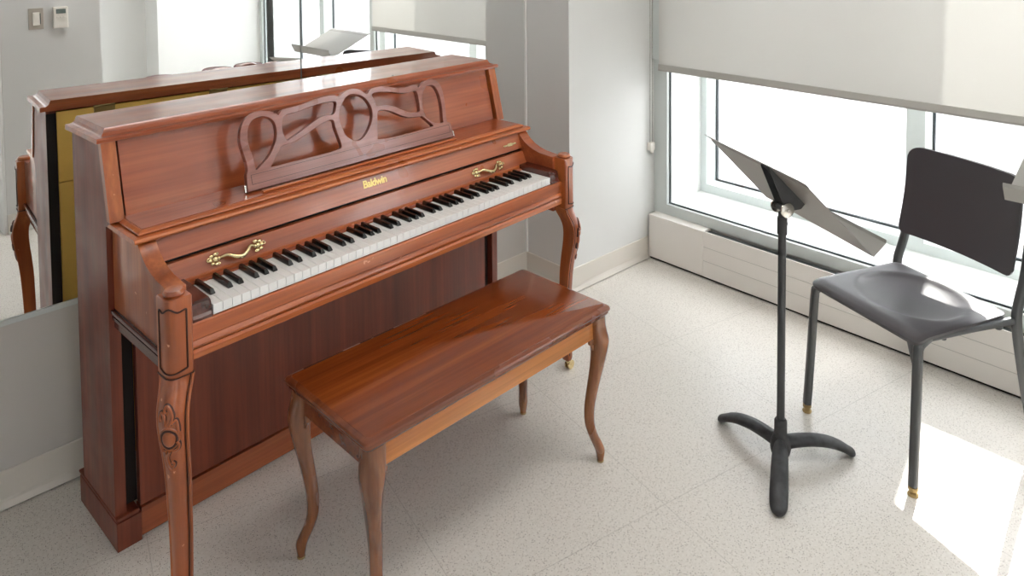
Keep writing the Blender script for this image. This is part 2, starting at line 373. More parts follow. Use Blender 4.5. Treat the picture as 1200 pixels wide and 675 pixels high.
# roller shade over the near bay, its hem bar and bead chain
sh = empty('roller_shade', (2.965, 1.3, 2.5), 0, 'cream woven roller shade pulled half down over the window', 'window shade')
bm = B(); N = 24
y0, y1 = -.83, .905
for k in range(N):
    a, b_ = y0+(y1-y0)*k/N, y0+(y1-y0)*(k+1)/N
    box(bm, -.0004, .0004, a, b_, .962-2.5, 0)
bmesh.ops.remove_doubles(bm, verts=bm.verts, dist=1e-5)
obj('shade_fabric', bm, 'fabric', sh)
bm = B(); prism(bm, [(-.006, .930-2.5), (.006, .930-2.5), (.008, .938-2.5), (.006, .962-2.5), (-.006, .962-2.5), (-.008, .938-2.5)], 'Y', y0, y1); obj('hem_bar', bm, 'bar', sh)
bm = B(); tube(bm, [(0, y0, .03), (0, y1, .03)], .028, 20); obj('roller_tube', bm, 'alu', sh)
for v_ in (1,):
    bm = B()
    for x_, zz in ((2.955, (.55, 2.5)), (2.935, (.55, 2.5))):
        z = zz[0]
        tube(bm, [(x_, 2.236, zz[0]), (x_, 2.236, zz[1])], .0014, 6)
        while z < zz[1]:
            ball(bm, (x_, 2.236, z), .0026, seg=6); z += .012
    ch = obj('bead_chain', bm, 'nickel'); tag(ch, 'bead chain loop of the roller shade hanging by the window jamb', 'shade chain')
    bm = B(); box(bm, 2.928, 2.962, 2.2245, 2.2495, .535, .575, .006); ball(bm, (2.945, 2.232, .535), .012, (1, .7, 1.2)); obj('chain_tensioner', bm, 'plastic', ch)
    bm = B(); box(bm, 2.966, 2.985, 2.205, 2.25, .98, 2.5, .002); struct('trim_3', bm, 'alu')

# ------------------------------------------------------------------ outside: invented ground, walls and parapet that shape the daylight
bm = B(); box(bm, 3.44, 12, -8, 12, -.25, -.05); struct('added_ground', bm, 'added_paving')  # invented ground, helps give the overbright daylight
bm = B(); box(bm, 4.2, 4.5, 1.25, 6.5, -.05, 3.6); o_ = obj('sun_block_wall', bm, 'added_wall'); tag(o_, 'white rendered wall outside, invented to block sun, seen through the left of the window', 'wall', None, 'structure')  # invented wall, blocks the sun left of the floor patch
bm = B(); box(bm, 4.2, 4.5, -6.5, .1, -.05, 3.6); o_ = obj('sun_block_wall', bm, 'added_wall'); tag(o_, 'white rendered wall outside the farther window bay, invented to block sun', 'wall', None, 'structure')  # invented wall, keeps direct sun off the rear block
bm = B(); box(bm, 3.95, 4.1, -6, 1.25, -.05, 1.12, .01); o_ = obj('sun_cut_parapet', bm, 'added_wall'); tag(o_, 'invented low white parapet outside the window, cutting off the sun', 'wall', None, 'structure')  # invented parapet, cuts the window-side edge of the sun patch

# ------------------------------------------------------------------ convector heater under the window
ht = empty('baseboard_heater', (2.93, 2.24, 0), 0, 'long white convector heater under the window with a grooved front', 'heater')
bm = B(); box(bm, .0, .068, -.31, 0, .012, .222, .003); obj('end_cover', bm, 'white_metal', ht)
bm = B(); prism(bm, [(.001, .012), (.012, .012), (.012, .2), (.016, .214), (.016, .218), (.001, .222)], 'Y', -3.6, -.3105)
for z in (.085, .15): box(bm, -.0002, .002, -3.6, -.3105, z, z+.0022, mi=1)
box(bm, .012, .068, -3.6, -.3105, .012, .12); obj('front_panel', bm, ['white_metal', 'groove_grey'], ht)
bm = B(); box(bm, .017, .054, -3.6, -.3105, .19, .204)
for k in range(9): box(bm, .018+k*.004, .020+k*.004, -3.6, -.3105, .204, .212)
obj('air_grille', bm, 'slot', ht)
bm = B(); box(bm, .012, .06, -3.6, 0, 0, .012); obj('toe_kick', bm, 'dark', ht)

# ------------------------------------------------------------------ switch and thermostat on the switch wall
sw = empty('dimmer_switch', (.968, .15, 1.158), 0, 'white dimmer switch in a metal plate, seen in the mirror', 'light switch')
bm = B(); box(bm, -.036, .036, 0, .005, -.058, .058, .002); obj('cover_plate', bm, 'plate', sw)
bm = B(); box(bm, -.017, .017, .005, .011, -.036, .036, .002); box(bm, -.011, .011, .011, .014, .0, .03, .001); obj('rocker', bm, 'plastic', sw)
bm = B(); box(bm, .018, .022, .005, .009, -.03, .03); obj('slider', bm, 'screen', sw)
th = empty('wall_thermostat', (1.085, .15, 1.158), 0, 'white wall thermostat with a small grey screen, seen in the mirror', 'thermostat')
bm = B(); box(bm, -.037, .037, 0, .024, -.06, .06, .005); obj('housing', bm, 'plastic', th)
bm = B(); box(bm, -.024, .024, .024, .0255, .022, .048); obj('display', bm, 'screen', th)
for x_ in (-.016, .0, .016):
    bm = B(); box(bm, x_-.006, x_+.006, .024, .027, -.002, .007, .001); obj('button', bm, 'plastic', th)

# ------------------------------------------------------------------ ceiling lights
def ceiling_light(x, y, label):
    e = empty('ceiling_light', (x, y, ZC), 0, label, 'ceiling light', 'recessed ceiling light panels')
    bm = B(); box(bm, -.62, .62, -.32, .32, -.012, -.001); 
    obj('light_frame', bm, 'white_metal', e)
    em = bpy.data.materials.get('lit diffuser') or bpy.data.materials.new('lit diffuser'); em.use_nodes = True
    b_ = em.node_tree.nodes.get('Principled BSDF'); b_.inputs['Emission Color'].default_value = (1, .97, .93, 1); b_.inputs['Emission Strength'].default_value = CEIL_STRENGTH
    M['lit'] = em
    bm = B(); box(bm, -.59, .59, -.29, .29, -.018, -.0125); obj('diffuser', bm, 'lit', e)
ceiling_light(1.75, .75, 'recessed ceiling light panel above the middle of the room')

# ================================================================== PIANO (local frame: x along, y=0 back, -y to the player)
A_ = .0893
PO = (1.179, 2.475, 0)
piano = empty('upright_piano', PO, A_, 'cherry wood upright piano with fretwork music desk and cabriole legs', 'piano')
for s in (-1, 1):
    bm = B(); prism(bm, [(-.094, .09), (-.325, .09), (-.325, .855), (-.362, .876), (-.316, 1.0685), (-.094, 1.0685)], 'X', s*.688, s*.716, .001)
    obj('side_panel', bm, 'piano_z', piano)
    bm = B(); prism(bm, [(-.345, .8745), (-.3655, .8745), (-.3185, 1.0685), (-.298, 1.0685)], 'X', s*.684, s*.7195, .0012); obj('front_stile', bm, 'piano_leg', piano)
    bm = B(); box(bm, s*.655, s*.7165, -.335, -.06, 0, .076, .002)
    box(bm, s*.66, s*.7145, -.332, -.06, .0763, .083, .0015); box(bm, s*.66, s*.7185, -.3365, -.058, .0832, .0905, .003)
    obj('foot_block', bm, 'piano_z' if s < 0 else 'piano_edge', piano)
    bm = B(); box(bm, s*.652, s*.6875, -.299, -.262, .0908, .628); obj('gap_liner', bm, 'dark', piano)
# lid
bm = B()
prism(bm, [(-.326, 1.071), (-.328, 1.079), (-.324, 1.083), (-.088, 1.083), (-.088, 1.069), (-.32, 1.069)], 'X', -.731, .731, .0015)
vs = []
def ringrect(hx, yf, yb, z): return [(-hx, yf, z), (hx, yf, z), (hx, yb, z), (-hx, yb, z)]
loft(bm, [ringrect(.717, -.311, -.088, 1.0832), ringrect(.712, -.306, -.088, 1.0855), ringrect(.7065, -.3, -.088, 1.091), ringrect(.704, -.297, -.088, 1.098), ringrect(.702, -.295, -.088, 1.1015)])
for f_ in bm.faces: f_.smooth = False
obj('lid', bm, 'piano_x', piano)
# upper panel (leans back)
bm = B(); prism(bm, [(-.352, .8782), (-.306, 1.0683), (-.292, 1.0683), (-.338, .8782)], 'X', -.6755, .6755); obj('upper_panel', bm, 'piano_x', piano)
bm = B(); prism(bm, [(-.342, .8782), (-.296, 1.0683), (-.288, 1.0683), (-.334, .8782)], 'X', -.6845, -.6757); obj('panel_gap', bm, 'dark', piano); bm = B(); prism(bm, [(-.342, .8782), (-.296, 1.0683), (-.288, 1.0683), (-.334, .8782)], 'X', .6757, .6845); obj('panel_gap', bm, 'dark', piano)
# shelf above the keys
bm = B()
prism(bm, [(-.506, .8565), (-.509, .861), (-.506, .8665), (-.499, .8675), (-.33, .8675), (-.33, .8555), (-.49, .8555)], 'X', -.7145, .7145, .001)
loft(bm, [ringrect(.694, -.486, -.335, .8676), ringrect(.698, -.489, -.335, .8705), ringrect(.697, -.487, -.335, .874), ringrect(.688, -.479, -.335, .8779)])
for f_ in bm.faces: f_.smooth = False
obj('shelf', bm, 'piano_edge', piano)
bm = B(); box(bm, -.684, .684, -.474, -.34, .8779, .8795); obj('shelf_top', bm, 'piano_x', piano)
bm = B(); prism(bm, [(-.462, .8796), (-.464, .8835), (-.460, .886), (-.452, .886), (-.449, .8796)], 'X', -.355, .375, .0008); obj('book_ledge', bm, 'piano_edge', piano)
# name board, slot, fallboard
bm = B(); prism(bm, [(-.487, .8553), (-.512, .799), (-.497, .799), (-.472, .8553)], 'X', -.6605, .6605); nb = obj('name_board', bm, 'piano_x', piano)
bm = B(); box(bm, -.6605, .6605, -.50, -.492, .788, .7988); obj('slot', bm, 'dark', piano)
bm = B(); prism(bm, [(-.515, .7885), (-.536, .7485), (-.52, .7485), (-.50, .7885)], 'X', -.6605, .6605, .001); fb = obj('fallboard', bm, 'piano_x', piano)
bm = B(); prism(bm, [(-.536, .7483), (-.541, .7455), (-.541, .739), (-.52, .739), (-.52, .7483)], 'X', -.6605, .6605); obj('fallboard_bead', bm, 'piano_edge', piano)
bm = B(); box(bm, -.612, .612, -.555, -.52, .705, .7388); obj('key_well', bm, 'piano_x', piano)
# lettering
def face_matrix(x, p0, p1, t, off=.0008):
    """frame on a sloping board whose upper edge is p0=(y,z) and lower edge p1; t from the top"""
    up = Vector((0, p0[0]-p1[0], p0[1]-p1[1])).normalized(); nx = Vector((1, 0, 0)); nn = nx.cross(up)
    pos = Vector((x, p0[0]+(p1[0]-p0[0])*t, p0[1]+(p1[1]-p0[1])*t)) + nn*off
    Mx = Matrix.Identity(4)
    for i in range(3): Mx[i][0] = nx[i]; Mx[i][1] = up[i]; Mx[i][2] = nn[i]; Mx[i][3] = pos[i]
    return Mx
cu = bpy.data.curves.new('lettering', 'FONT'); cu.body = 'Baldwin'; cu.size = .031; cu.align_x = 'CENTER'; cu.align_y = 'CENTER'; cu.extrude = .0004; cu.shear = .12; cu.offset = .0009; cu.space_character = .92
tx = curve_mesh(cu, 'lettering', 'gold', nb); tx.matrix_local = face_matrix(-.004, (-.487, .8553), (-.512, .799), .42)
bm = B(); box(bm, -.03, .03, -.003, .003, 0, .002, .0008); ball(bm, (-.03, 0, .0015), .0045, (1, 1, .5)); ball(bm, (.03, 0, .0015), .0045, (1, 1, .5)); box(bm, -.012, .012, -.0055, .0055, .0, .003, .0008)
tb = obj('lock_plate', bm, 'brass', nb); tb.matrix_local = face_matrix(.602, (-.487, .8553), (-.512, .799), .62)
# brass handles
def handle(x):
    bm = B()
    pts = cat([(-.048, .0, .006), (-.03, .001, .012), (-.012, -.009, .016), (.006, -.014, .018), (.022, -.006, .016), (.034, .004, .012), (.05, .0, .006)], 5)
    n = len(pts); tube(bm, pts, [.0030+.0032*math.sin(math.pi*i/(n-1))**.7 for i in range(n)], 10)
    for s in (-1, 1):
        cx = s*.058
        ball(bm, (cx, 0, .004), .0085, (1.1, .9, .6)); ball(bm, (cx-s*.008, 0, .006), .006, (1, 1, .8))
        for a in range(5):
            t = math.radians(-100+50*a); r = .013
            ball(bm, (cx+s*r*math.cos(t), r*math.sin(t)*.95, .0028), .0058, (1.15, .8, .45), 8)
        tube(bm, cat([(cx+s*.008, .004, .003), (cx+s*.018, .006, .004), (cx+s*.022, .001, .004), (cx+s*.018, -.002, .004)], 4), .0018, 6)
        tube(bm, cat([(cx-s*.004, -.008, .003), (cx-s*.010, -.012, .004), (cx-s*.006, -.015, .004)], 4), .0018, 6)
        tube(bm, cat([(cx-s*.004, .008, .003), (cx-s*.010, .012, .004), (cx-s*.006, .015, .004)], 4), .0018, 6)
    h = obj('handle', bm, 'brass', fb); h.matrix_local = face_matrix(x, (-.515, .7885), (-.536, .7485), .52, .0002)
handle(-.471); handle(.464)
# cheeks: concave arm from the shelf down to the post
ck = [(-.33, .8553), (-.490, .8553), (-.500, .848), (-.508, .838), (-.520, .827), (-.540, .812), (-.565, .802), (-.595, .796), (-.63, .793), (-.66, .792), (-.66, .64), (-.33, .64)]
for s in (-1, 1):
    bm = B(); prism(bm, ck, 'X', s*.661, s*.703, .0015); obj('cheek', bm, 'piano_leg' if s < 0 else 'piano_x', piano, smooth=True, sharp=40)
    bm = B(); prism(bm, [(-.326, .590), (-.326, .6395), (-.652, .6395), (-.652, .590)], 'X', s*.67, s*.704, .002)
    prism(bm, [(-.326, .628), (-.326, .638), (-.652, .638), (-.652, .628)], 'X', s*.7042, s*.712, .003); prism(bm, [(-.326, .612), (-.326, .622), (-.652, .622), (-.652, .612)], 'X', s*.7042, s*.709, .002)
    obj('arm_rail', bm, 'key_block' if s < 0 else 'piano_x', piano)  # left rail in darker wood: its shadow put into the colour
    bm = B(); prism(bm, [(-.54, .708), (-.54, .752), (-.572, .752), (-.60, .752), (-.672, .7505), (-.681, .747), (-.684, .738), (-.684, .722), (-.689, .716), (-.689, .708)], 'X', s*.6145, s*.6605, .0015); obj('key_block', bm, 'key_block', piano)
# keybed and key slip
bm = B(); box(bm, -.6685, .6685, -.66, -.326, .633, .70); obj('keybed', bm, 'piano_x', piano)
bm = B()
prism(bm, [(-.6605, .7095), (-.6905, .7095), (-.6925, .7065), (-.6925, .672), (-.690, .668), (-.694, .663), (-.696, .658), (-.6935, .652), (-.688, .650), (-.6605, .650)], 'X', -.6685, .6685)
obj('key_slip', bm, 'piano_edge', piano)
bm = B(); prism(bm, [(-.6605, .6495), (-.694, .6495), (-.6955, .642), (-.693, .628), (-.6605, .628)], 'X', -.6685, .6685, .001); obj('lower_rail', bm, 'piano_edge', piano)
# keys
kw = 1.225/52
bm = B(); box(bm, .0007, kw-.0007, -.688, -.5555, .7155, .7352, .001); box(bm, .0007, kw-.0007, -.688, -.5555, .712, .7152)
wk = obj('white_key', bm, 'ivory', piano)
prof = [(-.635, .7355), (-.632, .7455), (-.628, .7475), (-.5555, .7475), (-.5555, .7355)]
bm = B()
ra = [(-.0060, *prof[0]), (.0060, *prof[0])]
def bk(bm):
    w0, w1 = .0062, .0042
    lo = [(-w0, -.638), (w0, -.638), (w0, -.5545), (-w0, -.5545)]; hi = [(-w1, -.6325), (w1, -.6325), (w1, -.5545), (-w1, -.5545)]; hh = [(-w1+.0012, -.630), (w1-.0012, -.630), (w1-.0012, -.5545), (-w1+.0012, -.5545)]
    loft(bm, [[(x, y, .7354) for x, y in lo], [(x, y, .738) for x, y in lo], [(x, y, .7465) for x, y in hi], [(x, y, .7477) for x, y in hh]])
    for f_ in bm.faces: f_.smooth = False
bk(bm); bkey = obj('black_key', bm, 'ebony', piano)
first = True
for i in range(52):
    k = wk if i == 0 else wk.copy()
    if i: COL.objects.link(k); k.parent = piano
    k.location = (-.6125+i*kw, 0, 0)
nb_ = 0
for i in range(52):
    if i == 51: continue
    n = i % 7   # A B C D E F G
    if n in (1, 4): continue
    off = {0: .0, 2: -.0022, 3: .0022, 5: -.003, 6: .0}[n] if n in (0, 2, 3, 5, 6) else 0
    k = bkey if nb_ == 0 else bkey.copy()
    if nb_: COL.objects.link(k); k.parent = piano
    k.location = (-.6125+(i+1)*kw+off, 0, 0); nb_ += 1
# lower panel and toe rail
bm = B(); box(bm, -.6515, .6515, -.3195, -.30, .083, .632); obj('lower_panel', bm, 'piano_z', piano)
bm = B(); box(bm, -.6515, .6515, -.325, -.29, .004, .079, .001); obj('toe_rail', bm, 'piano_x', piano)
# back, seen in the mirror
bm = B(); box(bm, -.6865, .6865, -.112, -.098, .845, 1.062); box(bm, -.6865, .6865, -.112, -.098, .10, .842); obj('back_board', bm, 'ochre', piano)
for s in (-1, 1):
    bm = B(); box(bm, s*.6885, s*.7155, -.0938, -.0925, .1, 1.06); obj('rear_edge', bm, 'dark', piano)
for x in (-.555, -.2, .2, .555):
    bm = B(); box(bm, x-.03, x+.03, -.102, -.094, 1.03, 1.066, .001); tube(bm, [(x-.03, -.091, 1.066), (x+.03, -.091, 1.066)], .004, 8); obj('lid_hinge', bm, 'old_brass', piano)
for x in (-.63, 0, .63):
    bm = B(); ball(bm, (x, -.101, .985), .011, (1, .5, 1)); obj('back_bolt', bm, 'old_brass', piano)
# music desk fretwork, traced outline with openings
OUT = [(-0.3868,-0.0011),(-0.3828,0.0459),(-0.3771,0.0542),(-0.3768,0.0773),(-0.3811,0.1054),(-0.3841,0.1333),(-0.3818,0.1524),(-0.3743,0.1745),(-0.3603,0.1936),(-0.3435,0.2045),(-0.3209,0.2105),(-0.2900,0.2062),(-0.2628,0.1936),(-0.2568,0.1873),(-0.2408,0.201),(-0.1895,0.205),(-0.1357,0.2121),(-0.0987,0.217),(-0.0622,0.2159),(-0.0433,0.2087),(-0.0242,0.2178),(0.0064,0.2252),(0.0388,0.2177),(0.0611,0.1991),(0.0827,0.2133),(0.1244,0.2153),(0.174,0.2033),(0.2156,0.1968),(0.2611,0.2004),(0.28,0.1868),(0.308,0.2049),(0.3434,0.206),(0.3688,0.1913),(0.3788,0.1642),(0.3775,0.1189),(0.3704,0.075),(0.3692,0.0500),(0.3819,0.0465),(0.3847,-0.0011)]
HOLES = [[(-0.3145,0.1956),(-0.2881,0.1885),(-0.2718,0.1692),(-0.2714,0.1394),(-0.2818,0.1121),(-0.3056,0.0807),(-0.3329,0.0616),(-0.3543,0.0509),(-0.356,0.0775),(-0.3624,0.1208),(-0.3620,0.1564),(-0.3449,0.1856)],
[(-0.2358,0.185),(-0.1929,0.1887),(-0.1391,0.1963),(-0.0934,0.2003),(-0.0574,0.1966),(-0.0601,0.177),(-0.0739,0.1572),(-0.1119,0.1586),(-0.1502,0.1462),(-0.1882,0.1306),(-0.225,0.1167),(-0.2464,0.1136),(-0.2527,0.1432),(-0.2507,0.1689)],
[(-0.2489,0.1015),(-0.2191,0.105),(-0.1733,0.12),(-0.1161,0.1398),(-0.0792,0.1423),(-0.076,0.1165),(-0.0697,0.0837),(-0.0662,0.0594),(-0.0776,0.0501),(-0.1369,0.0475),(-0.2229,0.0477),(-0.3005,0.047),(-0.3074,0.0522),(-0.2918,0.0704),(-0.2661,0.0977)],
[(-0.0073,0.2085),(0.0305,0.2041),(0.0558,0.1859),(0.07,0.1544),(0.0668,0.1218),(0.0475,0.0926),(0.0219,0.0692),(-0.0044,0.0609),(-0.0265,0.0686),(-0.0457,0.0868),(-0.0565,0.1206),(-0.0565,0.1524),(-0.0421,0.1819)],
[(0.0796,0.1944),(0.1037,0.2007),(0.1424,0.1959),(0.1809,0.1865),(0.2268,0.1792),(0.2579,0.181),(0.2671,0.1737),(0.2677,0.1493),(0.2639,0.1138),(0.2559,0.107),(0.2199,0.1096),(0.188,0.1248),(0.1573,0.1419),(0.1198,0.153),(0.0892,0.1551),(0.0875,0.1701)],
[(0.0904,0.1374),(0.1109,0.1407),(0.1426,0.1305),(0.1834,0.1077),(0.2162,0.0961),(0.2578,0.0918),(0.2693,0.0887),(0.2939,0.0649),(0.3056,0.0506),(0.295,0.0468),(0.1901,0.0446),(0.0815,0.0482),(0.0705,0.0594),(0.0788,0.103)],
[(0.3172,0.1904),(0.3449,0.1861),(0.3589,0.1661),(0.3639,0.1373),(0.3623,0.1032),(0.3546,0.0648),(0.3507,0.0518),(0.3167,0.0557),(0.2899,0.0729),(0.2785,0.0996),(0.2787,0.1335),(0.2899,0.1655),(0.3026,0.1805)]]
cu = bpy.data.curves.new('music_desk', 'CURVE'); cu.dimensions = '2D'; cu.fill_mode = 'BOTH'; cu.extrude = .0075; cu.bevel_depth = .0012; cu.bevel_resolution = 1
def spl(pts):
    sp_ = cu.splines.new('POLY'); sp_.points.add(len(pts)-1); sp_.use_cyclic_u = True
    for p, q in zip(sp_.points, pts): p.co = (q[0], q[1], 0, 1)
body = OUT[1:-1]
top = cat([(x, y, 0) for x, y in OUT[2:-2]], 4)
spl([OUT[0], (-.3828, .044)] + [(p.x, p.y) for p in top] + [(.3827, .044), OUT[-1]])
for h in HOLES: spl([(p.x, p.y) for p in cat_closed([(x, y, 0) for x, y in h], 4)])
DT = math.radians(18)
def desk_mat(off=0):
    Mx = Matrix.Identity(4); up = Vector((0, math.sin(DT), math.cos(DT))); nn = Vector((0, -math.cos(DT), math.sin(DT)))
    pos = Vector((0, -.437, .888)) + nn*(off-.0087)
    for i in range(3): Mx[i][0] = (1, 0, 0)[i]; Mx[i][1] = up[i]; Mx[i][2] = nn[i]; Mx[i][3] = pos[i]
    return Mx
mdk = curve_mesh(cu, 'music_desk', 'desk', piano); mdk.matrix_local = desk_mat()
bm = B()
for a in ((-.372, .374, .0395, .0408), (-.372, .374, .0135, .0148), (-.3722, -.3710, .0135, .0408), (.373, .3742, .0135, .0408)): box(bm, a[0], a[1], a[2], a[3], .0086, .0092)
obj('rail_inlay', bm, 'groove', mdk)
for s in (-1, 1):
    bm = B(); box(bm, s*.386, s*.394, -.003, .016, -.004, .004, .001); obj('hinge_pin', bm, 'nickel', mdk)
# front posts, caps, legs, carving, casters
def sqring(cx, cy, z, hx, hy, s, corner=.38):
    """plan outline of the post: square with its outward front corner rounded off; s = side (+1 right)"""
    pts = []
    base = [(-1, 1), (-1, -1+.25), (-1+.25, -1)]
    arc = [(1-corner*2+corner*2*math.sin(t), -1+corner*2-corner*2*math.cos(t)) for t in [math.pi/2*k/5 for k in range(6)]]
    ring = [(-1, 1), (-1, .3), (-1, -.86), (-.86, -1)] + arc + [(1, .3), (1, 1), (0, 1)]
    for x, y in ring: pts.append((cx+s*x*hx, cy+y*hy, z))
    return pts
for s in (-1, 1):
    cx, cy = s*.6985, -.683
    bm = B(); hw = .0285
    loft(bm, [sqring(cx, cy, .610, hw*.94, hw*.94, s), sqring(cx, cy, .616, hw, hw, s), sqring(cx, cy, .786, hw, hw, s), sqring(cx, cy, .7895, hw*.93, hw*.93, s)])
    fp = obj('front_post', bm, 'piano_leg', piano, smooth=True, sharp=30)
    bm = B(); lathe(bm, [(.0, 0), (.021, 0), (.0235, .004), (.0225, .009), (.019, .0125), (0, .0135)], (cx, cy+.002, .7893), 24); obj('post_cap', bm, 'piano_leg', fp, smooth=True)
    # incised arched outline round the rounded corner: an upright frame bent round the post
    R = sqring(cx, cy, 0, hw+.0006, hw+.0006, s); path = [Vector(p) for p in R[2:12]]
    L = [0]
    for a, b_ in zip(path, path[1:]): L.append(L[-1]+(b_-a).length)
    T = L[-1]
    def on(u, z):
        d = u*T
        for i in range(len(path)-1):
            if d <= L[i+1]+1e-9:
                t = (d-L[i])/(L[i+1]-L[i]); p = path[i].lerp(path[i+1], t); return (p.x, p.y, z)
        return (path[-1].x, path[-1].y, z)
    bm = B()
    u0, u1 = .16, .86
    toparc = [(u0+(u1-u0)*k/16, .757+.008*math.sin(math.pi*k/16)+.004*math.cos(2*math.pi*k/16*2)) for k in range(17)]
    botarc = [(u0+(u1-u0)*k/16, .628-.006*math.sin(math.pi*k/16)) for k in range(17)]
    for L_ in (toparc, botarc, [(u0, .628), (u0, .70), (u0, .761)], [(u1, .628), (u1, .70), (u1, .761)]): tube(bm, [on(*q) for q in L_], .0021, 6)
    obj('incised_line', bm, 'groove', fp)
    # leg
    #        z     half side  outward diagonal offset
    prof = [(.6095, .0275, 0), (.59, .0258, .006), (.565, .0248, .018), (.54, .0246, .027), (.51, .0242, .029), (.47, .0228, .0245), (.425, .021, .016), (.37, .0198, .009),
            (.32, .0188, .006), (.24, .0176, .0025), (.16, .0166, .003), (.10, .0155, .006), (.062, .0152, .009), (.045, .014, .009), (.038, .009, .009)]
    def interp(z):
        for a, b_ in zip(prof, prof[1:]):
            if a[0] >= z >= b_[0]:
                t = (a[0]-z)/(a[0]-b_[0]); return [a[i]+(b_[i]-a[i])*t for i in range(3)]
        return prof[-1]
    P5 = cat([Vector(q) for q in prof], 4)
    rings = [sqring(cx+s*p.z*.7071, cy-p.z*.7071, p.x, p.y, p.y, s, .40) for p in P5]
    bm = B(); loft(bm, rings); lg = obj('leg', bm, 'piano_leg', piano, smooth=True, sharp=50)
    # raised edge bead along the inner front edge and the outer rear edge
    bm = B()
    e1 = [(cx+s*(p.z*.7071-p.y*.97), cy-p.z*.7071-p.y*.97, p.x) for p in P5 if p.x > .06]
    e2 = [(cx+s*(p.z*.7071+p.y*.99), cy-p.z*.7071+p.y*.8, p.x) for p in P5 if p.x > .06]
    tube(bm, e1, [.0036]*len(e1), 8); tube(bm, e2, [.0028]*len(e2), 8); obj('edge_bead', bm, 'piano_leg', lg, smooth=True)
    bm = B(); e3 = [(p[0]+s*.0062, p[1]-.0012, p[2]) for p in e1]; tube(bm, e3, [.0016]*len(e3), 6)
    w_ = []
    for k in range(11):
        q = R[min(2+k, 12)]; w_.append((q[0]*1.0, q[1], .611))
    tube(bm, w_, .0016, 6)
    obj('carved_line', bm, 'groove', lg)
    # knee carving on the outward front corner
    def knee(u, z, off=.0):
        q = interp(z); ccx = cx+s*q[2]*.7071; ccy = cy-q[2]*.7071
        r = q[1]*1.06-abs(u)**2*22+off
        return (ccx+s*.7071*r+u*(s*.7071), ccy-.7071*r+u*.7071, z)
    bm = B()
    zc = .49
    for i in range(1):
        mats_ = None
    ball(bm, (0, 0, 0), .0145, (1, .35, 1.35), 20)
    dirn = Vector((s*.7071, -.7071, 0)); tang = Vector((s*.7071, .7071, 0)); c0_ = Vector(knee(0, zc, -.002))
    for v_ in bm.verts:
        c_ = v_.co.copy(); v_.co = c0_ + tang*c_.x - dirn*c_.y + Vector((0, 0, c_.z))
    crevice_bm = B()  # dark tubes under the scrolls: crevice shade put into colour for contrast
    def sc(pts, r):
        tube(crevice_bm, cat([knee(u, zc+(z-zc)*1.38, -.0012) for u, z in pts], 5), r*1.75, 8)
        tube(bm, cat([knee(u, zc+(z-zc)*1.38, .0022) for u, z in pts], 5), r*1.15, 8)
    rim = [(.0155*math.cos(t), zc+.0215*math.sin(t)) for t in [2*math.pi*k/20 for k in range(21)]]; tube(bm, [knee(u*1.25, zc+(z-zc)*1.2, .0012) for u, z in rim], .0026, 8)
    sc([(-.004, zc+.024), (-.010, zc+.036), (-.004, zc+.048), (.004, zc+.052), (.008, zc+.046), (.004, zc+.042)], .0030)
    sc([(.006, zc+.024), (.006, zc+.036), (.014, zc+.042), (.019, zc+.036), (.017, zc+.028)], .0028)
    sc([(-.008, zc+.026), (-.016, zc+.030), (-.019, zc+.022), (-.020, zc+.010)], .0026)
    sc([(-.006, zc-.022), (-.016, zc-.020), (-.019, zc-.012), (-.015, zc-.006)], .0026)
    sc([(.006, zc-.022), (.016, zc-.022), (.020, zc-.014), (.018, zc-.006)], .0026)
    sc([(0, zc-.022), (.006, zc-.034), (.004, zc-.046), (-.002, zc-.052), (-.006, zc-.046), (-.002, zc-.042)], .0028)
    sc([(.008, zc-.026), (.012, zc-.036), (.010, zc-.048), (.002, zc-.058)], .0024)
    kc = obj('knee_carving', bm, 'piano_leg', lg, smooth=True)
    tube(crevice_bm, [knee(u*1.02, zc+(z-zc), -.0010) for u, z in rim], .0042, 8)
    obj('crevice_shade', crevice_bm, 'groove', lg, smooth=True)
    bm = B()
    px, py = s*.705, -.6895
    lathe(bm, [(0, .0405), (.009, .0405), (.009, .034), (.005, .033), (.005, .028), (0, .028)], (px, py, 0), 12)
    wx, wy_ = px+s*.014, py+.004
    for d in (-.007, .007):
        tube(bm, [(wx, wy_+d-.0025, .0165), (wx, wy_+d+.0025, .0165)], .0165, 18)
    tube(bm, [(wx, wy_-.01, .0165), (wx, wy_+.01, .0165)], .004, 8); tube(bm, [(px, py, .034), (px+s*.006, wy_, .026), (wx, wy_, .0165)], .0045, 8)
    obj('caster', bm, 'brass', lg, smooth=True)

# ================================================================== BENCH
bench = empty('piano_bench', (1.253, 1.600, 0), math.radians(2.6), 'low brown wooden piano bench with cabriole legs in front of the piano', 'bench')
hx, hy = .4345, .185
def rr(hx, hy, z, r=.012, n=4):
    pts = []
    for (sx, sy, a0) in ((1, 1, 0), (-1, 1, 90), (-1, -1, 180), (1, -1, 270)):
        for k in range(n+1):
            t = math.radians(a0+90*k/n); pts.append((sx*(hx-r)+r*math.cos(t), sy*(hy-r)+r*math.sin(t), z))
    return pts
bm = B()
loft(bm, [rr(hx-.012, hy-.012, .4505), rr(hx-.006, hy-.006, .4525), rr(hx-.003, hy-.003, .458), rr(hx-.004, hy-.004, .463), rr(hx, hy, .4655), rr(hx+.001, hy+.001, .470), rr(hx-.001, hy-.001, .475), rr(hx-.006, hy-.006, .4775), rr(hx-.012, hy-.012, .4785), rr(hx-.0125, hy-.0125, .4798), rr(hx-.014, hy-.014, .4804)])
bt = obj('bench_top', bm, ['bench_edge', 'bench_top'], bench, smooth=True, sharp=28)
for p in bt.data.polygons:
    if p.normal.z > .9 and p.center.z > .479: p.material_index = 1
bm = B()
ax, ay = hx-.036, hy-.032
box(bm, -ax+.015, ax-.015, -ay-.009, -ay+.009, .388, .450, .001); obj('apron', bm, 'bench_apron', bench)
